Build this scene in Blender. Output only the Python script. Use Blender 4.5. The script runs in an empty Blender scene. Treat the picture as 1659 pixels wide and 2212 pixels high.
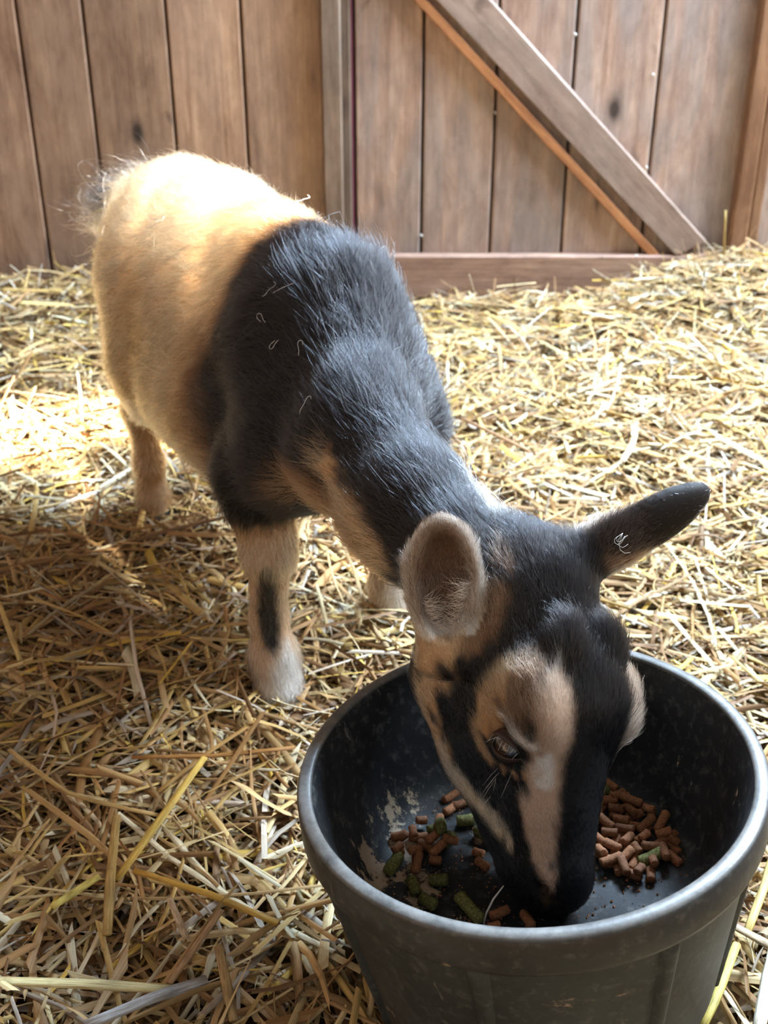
import bpy, math, random
import numpy as np
from mathutils import Vector, Matrix, Euler

SC = bpy.context.scene
COL = SC.collection
rng = np.random.default_rng(7)
random.seed(7)

# ------------------------------------------------------------------ camera
CAMZ = .72
cam = bpy.data.cameras.new('camera'); cam_o = bpy.data.objects.new('camera', cam); COL.objects.link(cam_o); SC.camera = cam_o
cam_o.location = (0, 0, CAMZ); cam_o.rotation_euler = (math.radians(62), 0, 0)
cam.sensor_fit = 'VERTICAL'; cam.sensor_height = 36; cam.lens = 36 * 2500 / 2212
cam.clip_start = .02
cam.dof.use_dof = True; cam.dof.focus_distance = .80; cam.dof.aperture_fstop = 11
# ------------------------------------------------------------------ light: the open barn side, the sky, the sun through the shaped roof gap
SC.view_settings.view_transform = 'Standard'; SC.view_settings.look = 'None'; SC.view_settings.gamma = 1
SC.view_settings.exposure = 1.22
SC.cycles.max_bounces = 8; SC.cycles.diffuse_bounces = 3; SC.cycles.glossy_bounces = 3; SC.cycles.transmission_bounces = 4
SC.cycles.sample_clamp_indirect = 6
w = bpy.data.worlds.new('sky'); SC.world = w; w.use_nodes = True
w.node_tree.nodes['Background'].inputs[0].default_value = (1, .97, .92, 1)
w.node_tree.nodes['Background'].inputs[1].default_value = .25
def lamp(name, kind, loc, target, energy, color, **kw):
    l = bpy.data.lights.new(name, kind); l.energy = energy; l.color = color
    for k, v in kw.items(): setattr(l, k, v)
    o = bpy.data.objects.new(name, l); COL.objects.link(o); o.location = loc
    o.rotation_euler = (Vector(target) - Vector(loc)).to_track_quat('-Z', 'Y').to_euler(); return o
SUNDIR = Vector((-.14, .05, -1)).normalized()
lamp('sun', 'SUN', (1, 1, 3), Vector((1, 1, 3)) + SUNDIR, 22, (1, .93, .80), angle=math.radians(2.4))
lamp('doorway_daylight', 'AREA', (2.0, 1.62, 2.0), (0, 1.0, .15), 90, (.76, .88, 1), shape='RECTANGLE', size=1.0, size_y=.9)
lamp('high_window_daylight', 'AREA', (.75, 2.20, 1.75), (-.02, 1.0, .38), 112, (.58, .78, 1), shape='RECTANGLE', size=.8, size_y=.5)  # added area light for blue sheen on the black shoulder, no window modelled

# ------------------------------------------------------------------ helpers
def mesh_obj(name, co, faces, mat, parent=None, smooth=True, colors=None):
    me = bpy.data.meshes.new(name)
    me.from_pydata([tuple(map(float, c)) for c in co], [], [tuple(map(int, f)) for f in faces])
    if smooth: me.shade_smooth()
    if colors is not None:
        at = me.color_attributes.new('tint', 'FLOAT_COLOR', 'POINT'); c4 = np.ones((len(co), 4), np.float32); c4[:, :3] = colors
        at.data.foreach_set('color', c4.ravel())
    me.materials.append(mat); me.update()
    o = bpy.data.objects.new(name, me); COL.objects.link(o)
    if parent: o.parent = parent
    return o
def empty(name, loc=(0, 0, 0)):
    o = bpy.data.objects.new(name, None); COL.objects.link(o); o.location = loc; o.empty_display_size = .05; return o
def tag(o, label=None, cat=None, group=None, kind=None):
    if label: o['label'] = label
    if cat: o['category'] = cat
    if group: o['group'] = group
    if kind: o['kind'] = kind
    return o
class MB:
    def __init__(s): s.v = []; s.f = []; s.c = []
    def add(s, v, f, c=(1, 1, 1)):
        n = len(s.v); s.v += [tuple(p) for p in v]; s.f += [tuple(i + n for i in q) for q in f]; s.c += [c] * len(v)
    def box(s, lo, hi, c=(1, 1, 1), bev=.003, M=None):
        # box with chamfered vertical and horizontal edges
        lo = np.array(lo, float); hi = np.array(hi, float); b = min(bev, *((hi - lo) * .45)); v = []
        for x in (0, 1):
            for y in (0, 1):
                for z in (0, 1):
                    p = np.array([(lo, hi)[x][0], (lo, hi)[y][1], (lo, hi)[z][2]]); sg = np.array([1 - 2 * x, 1 - 2 * y, 1 - 2 * z]) * b
                    for k in range(3):
                        q = p + sg; q[k] = p[k]; v.append(q)
        def I(x, y, z, k): return (x * 4 + y * 2 + z) * 3 + k
        f = []
        for k in range(3):
            o1, o2 = (k + 1) % 3, (k + 2) % 3
            for e in (0, 1):
                q = []
                for a, bb in ((0, 0), (1, 0), (1, 1), (0, 1)):
                    i = [0, 0, 0]; i[k] = e; i[o1] = a; i[o2] = bb; q.append(I(*i, k))
                f.append(q if e else q[::-1])
            for a in (0, 1):
                for bb in (0, 1):
                    i0 = [0, 0, 0]; i0[o1] = a; i0[o2] = bb; i1 = list(i0); i1[k] = 1
                    q = [I(*i0, o1), I(*i1, o1), I(*i1, o2), I(*i0, o2)]; f.append(q if a ^ bb else q[::-1])
        for x in (0, 1):
            for y in (0, 1):
                for z in (0, 1):
                    q = [I(x, y, z, k) for k in range(3)]; f.append(q if (x + y + z) % 2 else q[::-1])
        if M is not None: v = [tuple(M @ Vector(p)) for p in v]
        s.add(v, f, c)
    def build(s, name, mat, parent=None, smooth=False): return mesh_obj(name, s.v, s.f, mat, parent, smooth, np.array(s.c))
def tube(pts, rad, seg=8, cap=True):
    pts = [np.array(p, float) for p in pts]; n = len(pts); rad = [rad] * n if np.isscalar(rad) else rad; v = []; f = []
    up = np.array([.13, .31, .94])
    for i, p in enumerate(pts):
        d = pts[min(i + 1, n - 1)] - pts[max(i - 1, 0)]; d /= np.linalg.norm(d) + 1e-9
        a = np.cross(d, up); a /= np.linalg.norm(a) + 1e-9; b = np.cross(d, a)
        for j in range(seg):
            t = 2 * math.pi * j / seg; v.append(p + rad[i] * (math.cos(t) * a + math.sin(t) * b))
    for i in range(n - 1):
        for j in range(seg): f.append((i * seg + j, i * seg + (j + 1) % seg, (i + 1) * seg + (j + 1) % seg, (i + 1) * seg + j))
    if cap: f.append(tuple(range(seg))[::-1]); f.append(tuple((n - 1) * seg + j for j in range(seg)))
    return v, f
def lathe(prof, seg=96, closed=True):
    n = len(prof); v = []; f = []
    for j in range(seg):
        a = 2 * math.pi * j / seg
        for r, z in prof: v.append((r * math.cos(a), r * math.sin(a), z))
    m = n if closed else n - 1
    for j in range(seg):
        k = (j + 1) % seg
        for i in range(m): f.append((j * n + i, k * n + i, k * n + (i + 1) % n, j * n + (i + 1) % n))
    return v, f
class NT:
    def __init__(s, name):
        s.m = bpy.data.materials.new(name); s.m.use_nodes = True; s.t = s.m.node_tree; s.b = s.t.nodes['Principled BSDF']
    def n(s, kind, **kw):
        o = s.t.nodes.new(kind)
        for k, v in kw.items():
            if k.startswith('i_'): o.inputs[k[2:].replace('_', ' ')].default_value = v
            else: setattr(o, k, v)
        return o
    def l(s, a, b): s.t.links.new(a, b)
    def noise(s, vec, scale, detail=4, rough=.55, sc=None, dist=0):
        if sc is not None:
            mp = s.n('ShaderNodeMapping'); mp.inputs['Scale'].default_value = sc; s.l(vec, mp.inputs['Vector']); vec = mp.outputs[0]
        t = s.n('ShaderNodeTexNoise'); t.inputs['Scale'].default_value = scale; t.inputs['Detail'].default_value = detail; t.inputs['Roughness'].default_value = rough; t.inputs['Distortion'].default_value = dist
        s.l(vec, t.inputs['Vector']); return t.outputs['Fac']
    def ramp(s, fac, stops, interp='LINEAR'):
        r = s.n('ShaderNodeValToRGB'); r.color_ramp.interpolation = interp; e = r.color_ramp.elements
        while len(e) < len(stops): e.new(.5)
        for q, (p, c) in zip(e, stops): q.position = p; q.color = (*c, 1) if len(c) == 3 else c
        s.l(fac, r.inputs[0]); return r.outputs[0]
    def mix(s, fac, a, b, mode='MIX'):
        m = s.n('ShaderNodeMix', data_type='RGBA', blend_type=mode)
        for v, k in ((fac, 0), (a, 6), (b, 7)):
            if hasattr(v, 'is_linked'): s.l(v, m.inputs[k])
            else: m.inputs[k].default_value = v if k == 0 or len(v) == 4 else (*v, 1)
        return m.outputs[2]
    def math(s, op, a, b=0):
        m = s.n('ShaderNodeMath', operation=op)
        for v, k in ((a, 0), (b, 1)):
            if hasattr(v, 'is_linked'): s.l(v, m.inputs[k])
            else: m.inputs[k].default_value = v
        return m.outputs[0]
    def bump(s, h, strength, dist=.002):
        b = s.n('ShaderNodeBump'); b.inputs['Strength'].default_value = strength; b.inputs['Distance'].default_value = dist; s.l(h, b.inputs['Height']); s.l(b.outputs[0], s.b.inputs['Normal'])
    def obj(s): return s.n('ShaderNodeTexCoord').outputs['Object']
    def set(s, rough=.5, spec=.5, col=None):
        s.b.inputs['Roughness'].default_value = rough; s.b.inputs['Specular IOR Level'].default_value = spec
        if col is not None:
            if hasattr(col, 'is_linked'): s.l(col, s.b.inputs['Base Color'])
            else: s.b.inputs['Base Color'].default_value = (*col, 1)
        return s.m

# ------------------------------------------------------------------ materials of the building
def wood(name, c0, c1, c2, grey=None, greyamt=0., horiz=None):
    t = NT(name); v = t.obj()
    if horiz is not None:
        mp = t.n('ShaderNodeMapping'); mp.inputs['Rotation'].default_value = horiz; t.l(v, mp.inputs['Vector']); v = mp.outputs[0]
    at = t.n('ShaderNodeAttribute', attribute_name='tint').outputs['Color']
    off = t.n('ShaderNodeVectorMath', operation='ADD'); t.l(v, off.inputs[0])
    sc = t.n('ShaderNodeVectorMath', operation='SCALE'); t.l(at, sc.inputs[0]); sc.inputs['Scale'].default_value = 7; t.l(sc.outputs[0], off.inputs[1]); v2 = off.outputs[0]
    a = t.noise(v2, 7, 5, .6, (3.2, 3.2, .55), .6)
    g = t.noise(v2, 40, 5, .7, (4, 4, .12), .3)
    k = t.noise(v2, 5.5, 2, .4, (2, 2, .9), 1.6)
    col = t.ramp(a, [(.28, c0), (.5, c1), (.75, c2)])
    col = t.mix(t.ramp(g, [(.35, (0, 0, 0)), (.7, (1, 1, 1))]), col, t.mix(1, col, (.62, .58, .55), 'MULTIPLY'))
    if grey: col = t.mix(t.math('MULTIPLY', t.ramp(t.noise(v2, 4, 4, .6, (2.5, 2.5, .6), .8), [(.38, (0, 0, 0)), (.62, (1, 1, 1))]), greyamt), col, grey)
    col = t.mix(t.ramp(k, [(.70, (0, 0, 0)), (.80, (.75, .75, .75))]), col, (.055, .035, .025))
    bl = t.noise(v2, 16, 6, .75, (2, 2, .8), .4); col = t.mix(t.ramp(bl, [(.40, (0, 0, 0)), (.66, (.75, .75, .75))]), col, t.mix(1, col, (.60, .56, .55), 'MULTIPLY'))
    vo = t.n('ShaderNodeTexVoronoi'); mp = t.n('ShaderNodeMapping'); mp.inputs['Scale'].default_value = (6, 6, 3.2); t.l(v2, mp.inputs['Vector']); t.l(mp.outputs[0], vo.inputs['Vector']); vo.inputs['Scale'].default_value = 1.6
    kn = t.ramp(vo.outputs['Distance'], [(.06, (1, 1, 1)), (.13, (.35, .35, .35)), (.20, (0, 0, 0))]); sk = t.n('ShaderNodeSeparateColor'); t.l(vo.outputs['Color'], sk.inputs[0])
    col = t.mix(t.math('MULTIPLY', kn, t.math('GREATER_THAN', sk.outputs[0], .68)), col, (.035, .022, .017))
    hv = t.n('ShaderNodeHueSaturation'); t.l(col, hv.inputs['Color'])
    sepv = t.n('ShaderNodeSeparateColor'); t.l(at, sepv.inputs[0]); t.l(t.math('ADD', t.math('MULTIPLY', sepv.outputs[0], .55), .95), hv.inputs['Value'])
    t.bump(g, .25, .002); return t.set(.62, .35, hv.outputs[0])
M_WALL = wood('barn_board', (.19, .110, .070), (.34, .215, .140), (.44, .30, .20), (.24, .165, .125), .45)
M_DOOR = wood('weathered_door_board', (.20, .115, .080), (.38, .25, .185), (.50, .37, .29), (.20, .165, .15), .80)
M_BRACE = wood('brace_board', (.17, .11, .085), (.27, .185, .145), (.36, .26, .20), (.22, .18, .155), .5, (0, math.radians(45), 0))
M_RAIL = wood('rail_board', (.18, .10, .075), (.30, .185, .135), (.38, .25, .18), None, 0, (0, math.radians(90), 0))
M_STILE = wood('orange_board', (.15, .070, .035), (.24, .125, .065), (.32, .18, .10))
M_ORANGE = wood('fresh_board_edge', (.30, .12, .045), (.42, .19, .08), (.48, .24, .11), None, 0, (0, math.radians(45), 0))
M_POST = wood('post_board', (.10, .065, .045), (.17, .115, .08), (.27, .20, .15), (.13, .11, .09), .4)
t = NT('dark_gap'); M_GAP = t.set(.9, .1, (.02, .014, .01))
t = NT('roof_board'); M_ROOF = t.set(.8, .2, t.ramp(t.noise(t.obj(), 5, 4, .6, (6, .6, 1)), [(.3, (.12, .08, .05)), (.7, (.25, .17, .11))]))
t = NT('maroon_strip'); M_MAROON = t.set(.5, .4, (.10, .018, .03))
t = NT('bedding_floor'); v = t.obj(); M_BED = t.set(.9, .1, t.ramp(t.noise(v, 90, 6, .7), [(.3, (.035, .02, .008)), (.55, (.13, .075, .03)), (.8, (.26, .17, .075))]))
def straw_mat():
    t = NT('straw'); at = t.n('ShaderNodeAttribute', attribute_name='tint').outputs['Color']; v = t.obj()
    fb = t.n('ShaderNodeAttribute', attribute_name='fibre').outputs['Vector']; n1 = t.noise(fb, 1, 3, .65); n2 = t.noise(v, 60, 3, .6)
    c = t.mix(t.ramp(n1, [(.32, (0, 0, 0)), (.60, (1, 1, 1))]), t.mix(1, at, (.52, .42, .32), 'MULTIPLY'), at)
    c = t.mix(t.math('MULTIPLY', t.ramp(n2, [(.56, (0, 0, 0)), (.75, (1, 1, 1))]), .5), c, (.20, .11, .045))
    t.bump(n1, .3, .0006); return t.set(.55, .28, c)
M_STRAW = straw_mat()

# ------------------------------------------------------------------ structure
WY = 2.30
def mound(x, y):
    x = np.asarray(x, float); y = np.asarray(y, float)
    h = .008 * np.sin(7.3 * x + 2.1 * y) + .008 * np.sin(5.1 * y - 3.3 * x + 1) + .005 * np.sin(17 * x + 13 * y) + .004 * np.sin(23 * y - 11 * x + 2)
    h = h + .105 * np.exp(-(((x - .78) / .30) ** 2 + ((y - 2.22) / .22) ** 2)) + .05 * np.exp(-(((x + .75) / .45) ** 2 + ((y - 2.30) / .20) ** 2))
    h = h + .012 * np.exp(-((x + .25) ** 2 + (y - .55) ** 2) / .03)
    return h
xs = np.linspace(-1.7, 1.7, 120); ys = np.linspace(-1.2, 2.34, 124)
X, Y = np.meshgrid(xs, ys, indexing='ij'); co = np.stack([X.ravel(), Y.ravel(), (mound(X, Y) - .022).ravel()], 1)
fl = [(i * 124 + j, (i + 1) * 124 + j, (i + 1) * 124 + j + 1, i * 124 + j + 1) for i in range(119) for j in range(123)]
floor = mesh_obj('floor', co, fl, M_BED); tag(floor, 'dark trodden bedding under the loose straw', 'floor', kind='structure')
b = MB()                                                           # boarded back wall, left part
seams = [-1.70, -1.53, -1.36, -1.21, -1.07, -.935, -.805, -.673, -.552, -.400, -.263, -.1135]
for x0, x1 in zip(seams[:-1], seams[1:]):
    c = rng.random(3); b.box((x0 + .0022, WY, -.05), (x1 - .0022, WY + .022, 2.25), tuple(c), .003)
wb = b.build('wall_back', M_WALL); tag(wb, 'tan vertical board wall behind the goat at left', 'wall', kind='structure')
b = MB(); b.box((-1.75, WY + .024, -.05), (1.75, WY + .05, 2.25), (.5, .5, .5)); o = b.build('trim_1', M_GAP); tag(o, 'dark sheathing behind the board gaps', 'wall backing', kind='structure')
b = MB(); b.box((-.116, WY - .022, -.05), (-.079, WY + .022, 2.25), (.75, .3, .3)); b.box((-.082, WY - .010, -.05), (-.062, WY + .022, 2.25), (.2, .6, .3))
o = b.build('trim_2', M_POST); tag(o, 'brown upright door post between the wall boards and the door', 'post', kind='structure')
b = MB(); b.box((-.064, WY - .002, -.05), (-.058, WY + .02, 2.25)); s2 = b.build('edge_strip', M_MAROON, o)
door = empty('door_1', (.3, WY, 0)); tag(door, 'weathered brown board door with a diagonal brace behind the goat', 'door', kind='structure')
def dpart(mb, name, mat):
    o = mb.build(name, mat); o.parent = door; o.matrix_parent_inverse = Matrix.Translation((-.3, -WY, 0)); return o
b = MB(); ds = [-.056, .0738, .2113, .3547, .515, .690]
for x0, x1 in zip(ds[:-1], ds[1:]): b.box((x0 + .0024, WY - .002, .004), (x1 - .0024, WY + .020, 2.1), tuple(rng.random(3) * .6 + .3), .003)
dpart(b, 'board_panel', M_DOOR)
b = MB(); M = Matrix.Translation((.138, WY - .024, .556)) @ Matrix.Rotation(math.atan2(.47, .477), 4, 'Y'); b.box((-.95, 0, -.045), (.668, .022, .040), (.5, .5, .5), .004, M)
for i, p in enumerate(b.v):                                        # the brace's foot is cut to sit on the rail
    b.v[i] = (p[0], p[1], max(p[2], .0895))
dpart(b, 'diagonal_brace', M_BRACE)
b = MB(); b.box((-.95, .004, -.060), (.640, .0215, -.043), (.5, .5, .5), .002, M); dpart(b, 'fresh_edge_strip', M_ORANGE)  # orange strip along the lower edge of the brace
b = MB(); b.box((-.056, WY - .024, .002), (.690, WY - .002, .089), (.4, .5, .6), .004); dpart(b, 'bottom_rail', M_RAIL)
b = MB(); b.box((.682, WY - .034, .0), (.716, WY + .0, 2.1), (.5, .2, .5), .004); b.box((.716, WY - .030, .0), (.738, WY + .0, 2.1), (.2, .6, .4), .004); dpart(b, 'side_stile', M_STILE)
b = MB(); b.box((.740, WY - .006, -.05), (.90, WY + .02, 2.25), (.6, .5, .5)); b.box((.905, WY - .006, -.05), (1.75, WY + .02, 2.25), (.4, .7, .5))
o = b.build('wall_right', M_DOOR); tag(o, 'weathered boards right of the door', 'wall', kind='structure')
b = MB(); b.box((-1.75, -1.2, -.05), (-1.71, WY, 2.25), (.5, .5, .5)); o = b.build('wall_left', M_WALL); tag(o, 'board side wall left of the goat', 'wall', kind='structure')
# unseen roof, its gap shaped to aim the sun patches
ZR = 2.25
def lit(x, y):                                                     # gap outline, traced back from the wanted sun patches
    k = ZR - .44; xa = x + SUNDIR.x / -SUNDIR.z * k; ya = y + SUNDIR.y / -SUNDIR.z * k
    a = -.205 - .577 * (min(ya, 1.40) - 1.15) < xa < .06 and 1.08 < ya < 1.66
    xb = x + SUNDIR.x / -SUNDIR.z * ZR; yb = y + SUNDIR.y / -SUNDIR.z * ZR
    return a or (-.80 < xb < -.27 and 1.50 < yb < 1.71)
st = .03; rx = np.arange(-1.75, 1.75, st); ry = np.arange(-.35, 2.36, st); b = MB()
for y in ry:
    x0 = None
    for x in list(rx) + [None]:
        solid = x is not None and not lit(x + st / 2, y + st / 2)
        if solid and x0 is None: x0 = x
        if not solid and x0 is not None:
            x1 = x if x is not None else rx[-1] + st
            b.add([(x0, y, ZR), (x1, y, ZR), (x1, y + st, ZR), (x0, y + st, ZR), (x0, y, ZR + .03), (x1, y, ZR + .03), (x1, y + st, ZR + .03), (x0, y + st, ZR + .03)],
                  [(3, 2, 1, 0), (4, 5, 6, 7), (0, 1, 5, 4), (1, 2, 6, 5), (2, 3, 7, 6), (3, 0, 4, 7)]); x0 = None
o = b.build('ceiling', M_ROOF); tag(o, 'board roof with an open gap over the goat', 'ceiling', kind='structure')

# ------------------------------------------------------------------ rubber feed bucket frame
BO = np.array([.096, .608, .206]); B3 = np.array([-.11, .04, 1.]); B3 /= np.linalg.norm(B3); B1 = np.array([1, 0, .11]); B1 /= np.linalg.norm(B1); B2 = np.cross(B3, B1)
BM = Matrix(((B1[0], B2[0], B3[0], BO[0]), (B1[1], B2[1], B3[1], BO[1]), (B1[2], B2[2], B3[2], BO[2]), (0, 0, 0, 1)))
def bucket_local(P): q = P - BO; return np.stack([q @ B1, q @ B2, q @ B3], -1)

# ------------------------------------------------------------------ straw
PAL = np.array([(.68, .48, .18), (.62, .42, .19), (.74, .60, .33), (.82, .74, .52), (.43, .245, .095), (.52, .35, .17), (.29, .165, .075), (.60, .53, .44), (.77, .54, .12), (.66, .53, .34)]) * .84
PW = np.array([.14, .14, .12, .08, .15, .14, .12, .08, .03, .02]); PW /= PW.sum()
def straw_batch(cx, cy, cz, yaw, pitch, L, W, col, R=4, K=4, bend=None, roll=None):
    n = len(cx); u = np.linspace(-.5, .5, R)[None, :, None]; a = np.linspace(-1.25, 1.25, K)[None, None, :]
    bend = rng.normal(0, .12, n) if bend is None else bend; roll = rng.normal(0, .5, n) if roll is None else roll
    L_ = L[:, None, None]; W_ = W[:, None, None]; tap = 1 - .25 * np.abs(u) * rng.random(n)[:, None, None]
    skew = rng.normal(0, .9, n)[:, None, None]; x = u * L_ + skew * W_ * np.sin(a) * (np.abs(u) > .45); y0 = W_ * .5 * np.sin(a) * tap; z0 = W_ * rng.uniform(.12, .42, n)[:, None, None] * np.cos(a) * tap
    cr, sr = np.cos(roll)[:, None, None], np.sin(roll)[:, None, None]
    y = y0 * cr - z0 * sr + bend[:, None, None] * L_ * (u ** 2) * 1.5; z = y0 * sr + z0 * cr - np.abs(rng.normal(0, .08, n))[:, None, None] * L_ * u ** 2
    cp, sp = np.cos(pitch)[:, None, None], np.sin(pitch)[:, None, None]; x, z = x * cp - z * sp, x * sp + z * cp
    cw, sw = np.cos(yaw)[:, None, None], np.sin(yaw)[:, None, None]; x, y = x * cw - y * sw, x * sw + y * cw
    P = np.stack([x + cx[:, None, None], y + cy[:, None, None], z + cz[:, None, None]], -1)
    C_ = col[:, None, None, :] * (1 + rng.normal(0, .10, (n, R, 1, 1))) * (1 + rng.normal(0, .13, (n, 1, K, 1)))
    return P, np.clip(C_, .01, .95), np.stack(np.broadcast_arrays(rng.random(n)[:, None, None] * 90 + a * W_ * 1900, u * L_ * 34, rng.random(n)[:, None, None] * 50), -1)
def straw_mesh(name, P, Cc, Fb):
    n, R, K = P.shape[:3]; me = bpy.data.meshes.new(name)
    base = (np.arange(n) * R * K)[:, None, None]; r = np.arange(R - 1)[None, :, None]; k = np.arange(K - 1)[None, None, :]
    i = base + r * K + k; q = np.stack([i, i + 1, i + K + 1, i + K], -1).reshape(-1, 4)
    me.vertices.add(n * R * K); me.vertices.foreach_set('co', P.astype(np.float32).ravel())
    me.loops.add(q.size); me.loops.foreach_set('vertex_index', q.astype(np.int32).ravel())
    me.polygons.add(len(q)); me.polygons.foreach_set('loop_start', np.arange(0, q.size, 4, dtype=np.int32)); me.polygons.foreach_set('use_smooth', np.ones(len(q), bool))
    me.update(calc_edges=True)
    at = me.color_attributes.new('tint', 'FLOAT_COLOR', 'POINT'); c4 = np.ones((n * R * K, 4), np.float32); c4[:, :3] = Cc.reshape(-1, 3); at.data.foreach_set('color', c4.ravel())
    fa = me.attributes.new('fibre', 'FLOAT_VECTOR', 'POINT'); fa.data.foreach_set('vector', Fb.astype(np.float32).ravel())
    me.materials.append(M_STRAW); o = bpy.data.objects.new(name, me); COL.objects.link(o); return o
LEGS = [(-.1035, .943), (.004, 1.108), (-.29, 1.34), (-.18, 1.42)]
def keep(P):
    q = bucket_local(P.reshape(-1, 3)); r = np.hypot(q[:, 0], q[:, 1]); rin = np.clip(.122 + (q[:, 2] + .18) * .22, .12, .158)
    bad = ((r < rin + .002) & (q[:, 2] < .02) & (q[:, 2] > -.26)).reshape(P.shape[0], -1).any(1)
    for lx, ly in LEGS:
        d = np.hypot(P[..., 0] - lx, P[..., 1] - ly); bad |= ((d < .026) & (P[..., 2] > .022)).reshape(P.shape[0], -1).any(1)
    bad |= (P[..., 1] > WY - .03).reshape(P.shape[0], -1).any(1) & (P[..., 2] < 3).reshape(P.shape[0], -1).all(1) & (rng.random(P.shape[0]) < .995)
    return ~bad
def scatter(n, zlo, zhi, lmu, wmu, pit, dens=None):
    y = rng.uniform(.22, 2.29, n * 3); x = rng.uniform(-1.25, 1.25, n * 3); ok = np.abs(x) < .16 + .42 * y; x, y = x[ok][:n], y[ok][:n]; n = len(x)
    L = np.clip(rng.lognormal(math.log(lmu), .5, n), .02, .24); W = np.clip(rng.lognormal(math.log(wmu), .38, n), .0012, .0105)
    z = mound(x, y) + zlo + (zhi - zlo) * rng.random(n); yaw = rng.uniform(0, 6.283, n); pitch = rng.normal(0, pit, n)
    c = PAL[rng.choice(len(PAL), n, p=PW)] * (1 + rng.normal(0, .12, (n, 1)))
    P, Cc, Fb = straw_batch(x, y, z, yaw, pitch, L, W, c); k = keep(P); return P[k], Cc[k], Fb[k]
A = [scatter(9500, -.014, .000, .075, .0044, .15), scatter(9500, -.002, .010, .080, .0046, .16), scatter(7500, .006, .020, .085, .0046, .17),
     scatter(1200, .012, .028, .070, .0036, .35), scatter(6500, .0, .019, .030, .0018, .3)]
n = 900; x = np.concatenate([rng.normal(.80, .20, 600), rng.uniform(-1.0, .9, 300)]); y = np.concatenate([2.20 - np.abs(rng.normal(0, .14, 600)), 2.25 - np.abs(rng.normal(0, .03, 300))])
P, Cc, Fb = straw_batch(x, y, mound(x, y) + rng.uniform(.0, .03, n), rng.uniform(0, 6.28, n), rng.normal(0, .6, n), rng.uniform(.04, .12, n), rng.uniform(.001, .0025, n), PAL[rng.choice(len(PAL), n, p=PW)] * .9)
k = keep(P); A.append((P[k], Cc[k], Fb[k]))                                # wisps standing up in the corner heap and along the wall
bed = straw_mesh('straw_bedding', *[np.concatenate([a[i] for a in A]) for i in range(3)])
tag(bed, 'loose golden straw spread thick over the barn floor', 'straw', kind='stuff')

# single stalks that stand out in front
def stalk(pts, wid, col, label, name='straw_stalk', flat=.45):
    """a split straw: an arched ribbon along a few points, with node rings"""
    pts = np.array(pts, float); m = 7; tt = np.linspace(0, 1, m) * (len(pts) - 1); i0 = np.minimum(tt.astype(int), len(pts) - 2); fr = (tt - i0)[:, None]
    c = pts[i0] * (1 - fr) + pts[i0 + 1] * fr; K = 8; v = []; cc = []; base = c[0].copy()
    for i in range(m):
        d = c[min(i + 1, m - 1)] - c[max(i - 1, 0)]; d /= np.linalg.norm(d); s = np.cross(d, (0, 0, 1)); s /= np.linalg.norm(s) + 1e-9; u = np.cross(s, d)
        ww = wid * (1 - .12 * abs(i - 3) / 3) * (1.12 if i == 4 else 1)
        for j in range(K):
            a = 2 * math.pi * j / K; v.append(c[i] + ww * .5 * (math.cos(a) * s + flat * math.sin(a) * u) - base); cc.append(np.array(col) * (.72 + .5 * rng.random() if j % 2 else 1) * (.7 if i == 4 else 1))
    f = [(i * K + j, i * K + (j + 1) % K, (i + 1) * K + (j + 1) % K, (i + 1) * K + j) for i in range(m - 1) for j in range(K)] + [tuple(range(K))[::-1], tuple((m - 1) * K + j for j in range(K))]
    o = mesh_obj(name, v, f, M_STRAW, None, True, np.array(cc)); fa = o.data.attributes.new('fibre', 'FLOAT_VECTOR', 'POINT'); fa.data.foreach_set('vector', np.array([((j if j <= K / 2 else K - j) * 3.2 + base[0] * 900, i * .9, base[1] * 900) for i in range(m) for j in range(K)], np.float32).ravel()); o.location = base; tag(o, label, 'straw stalk'); return o
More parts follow.
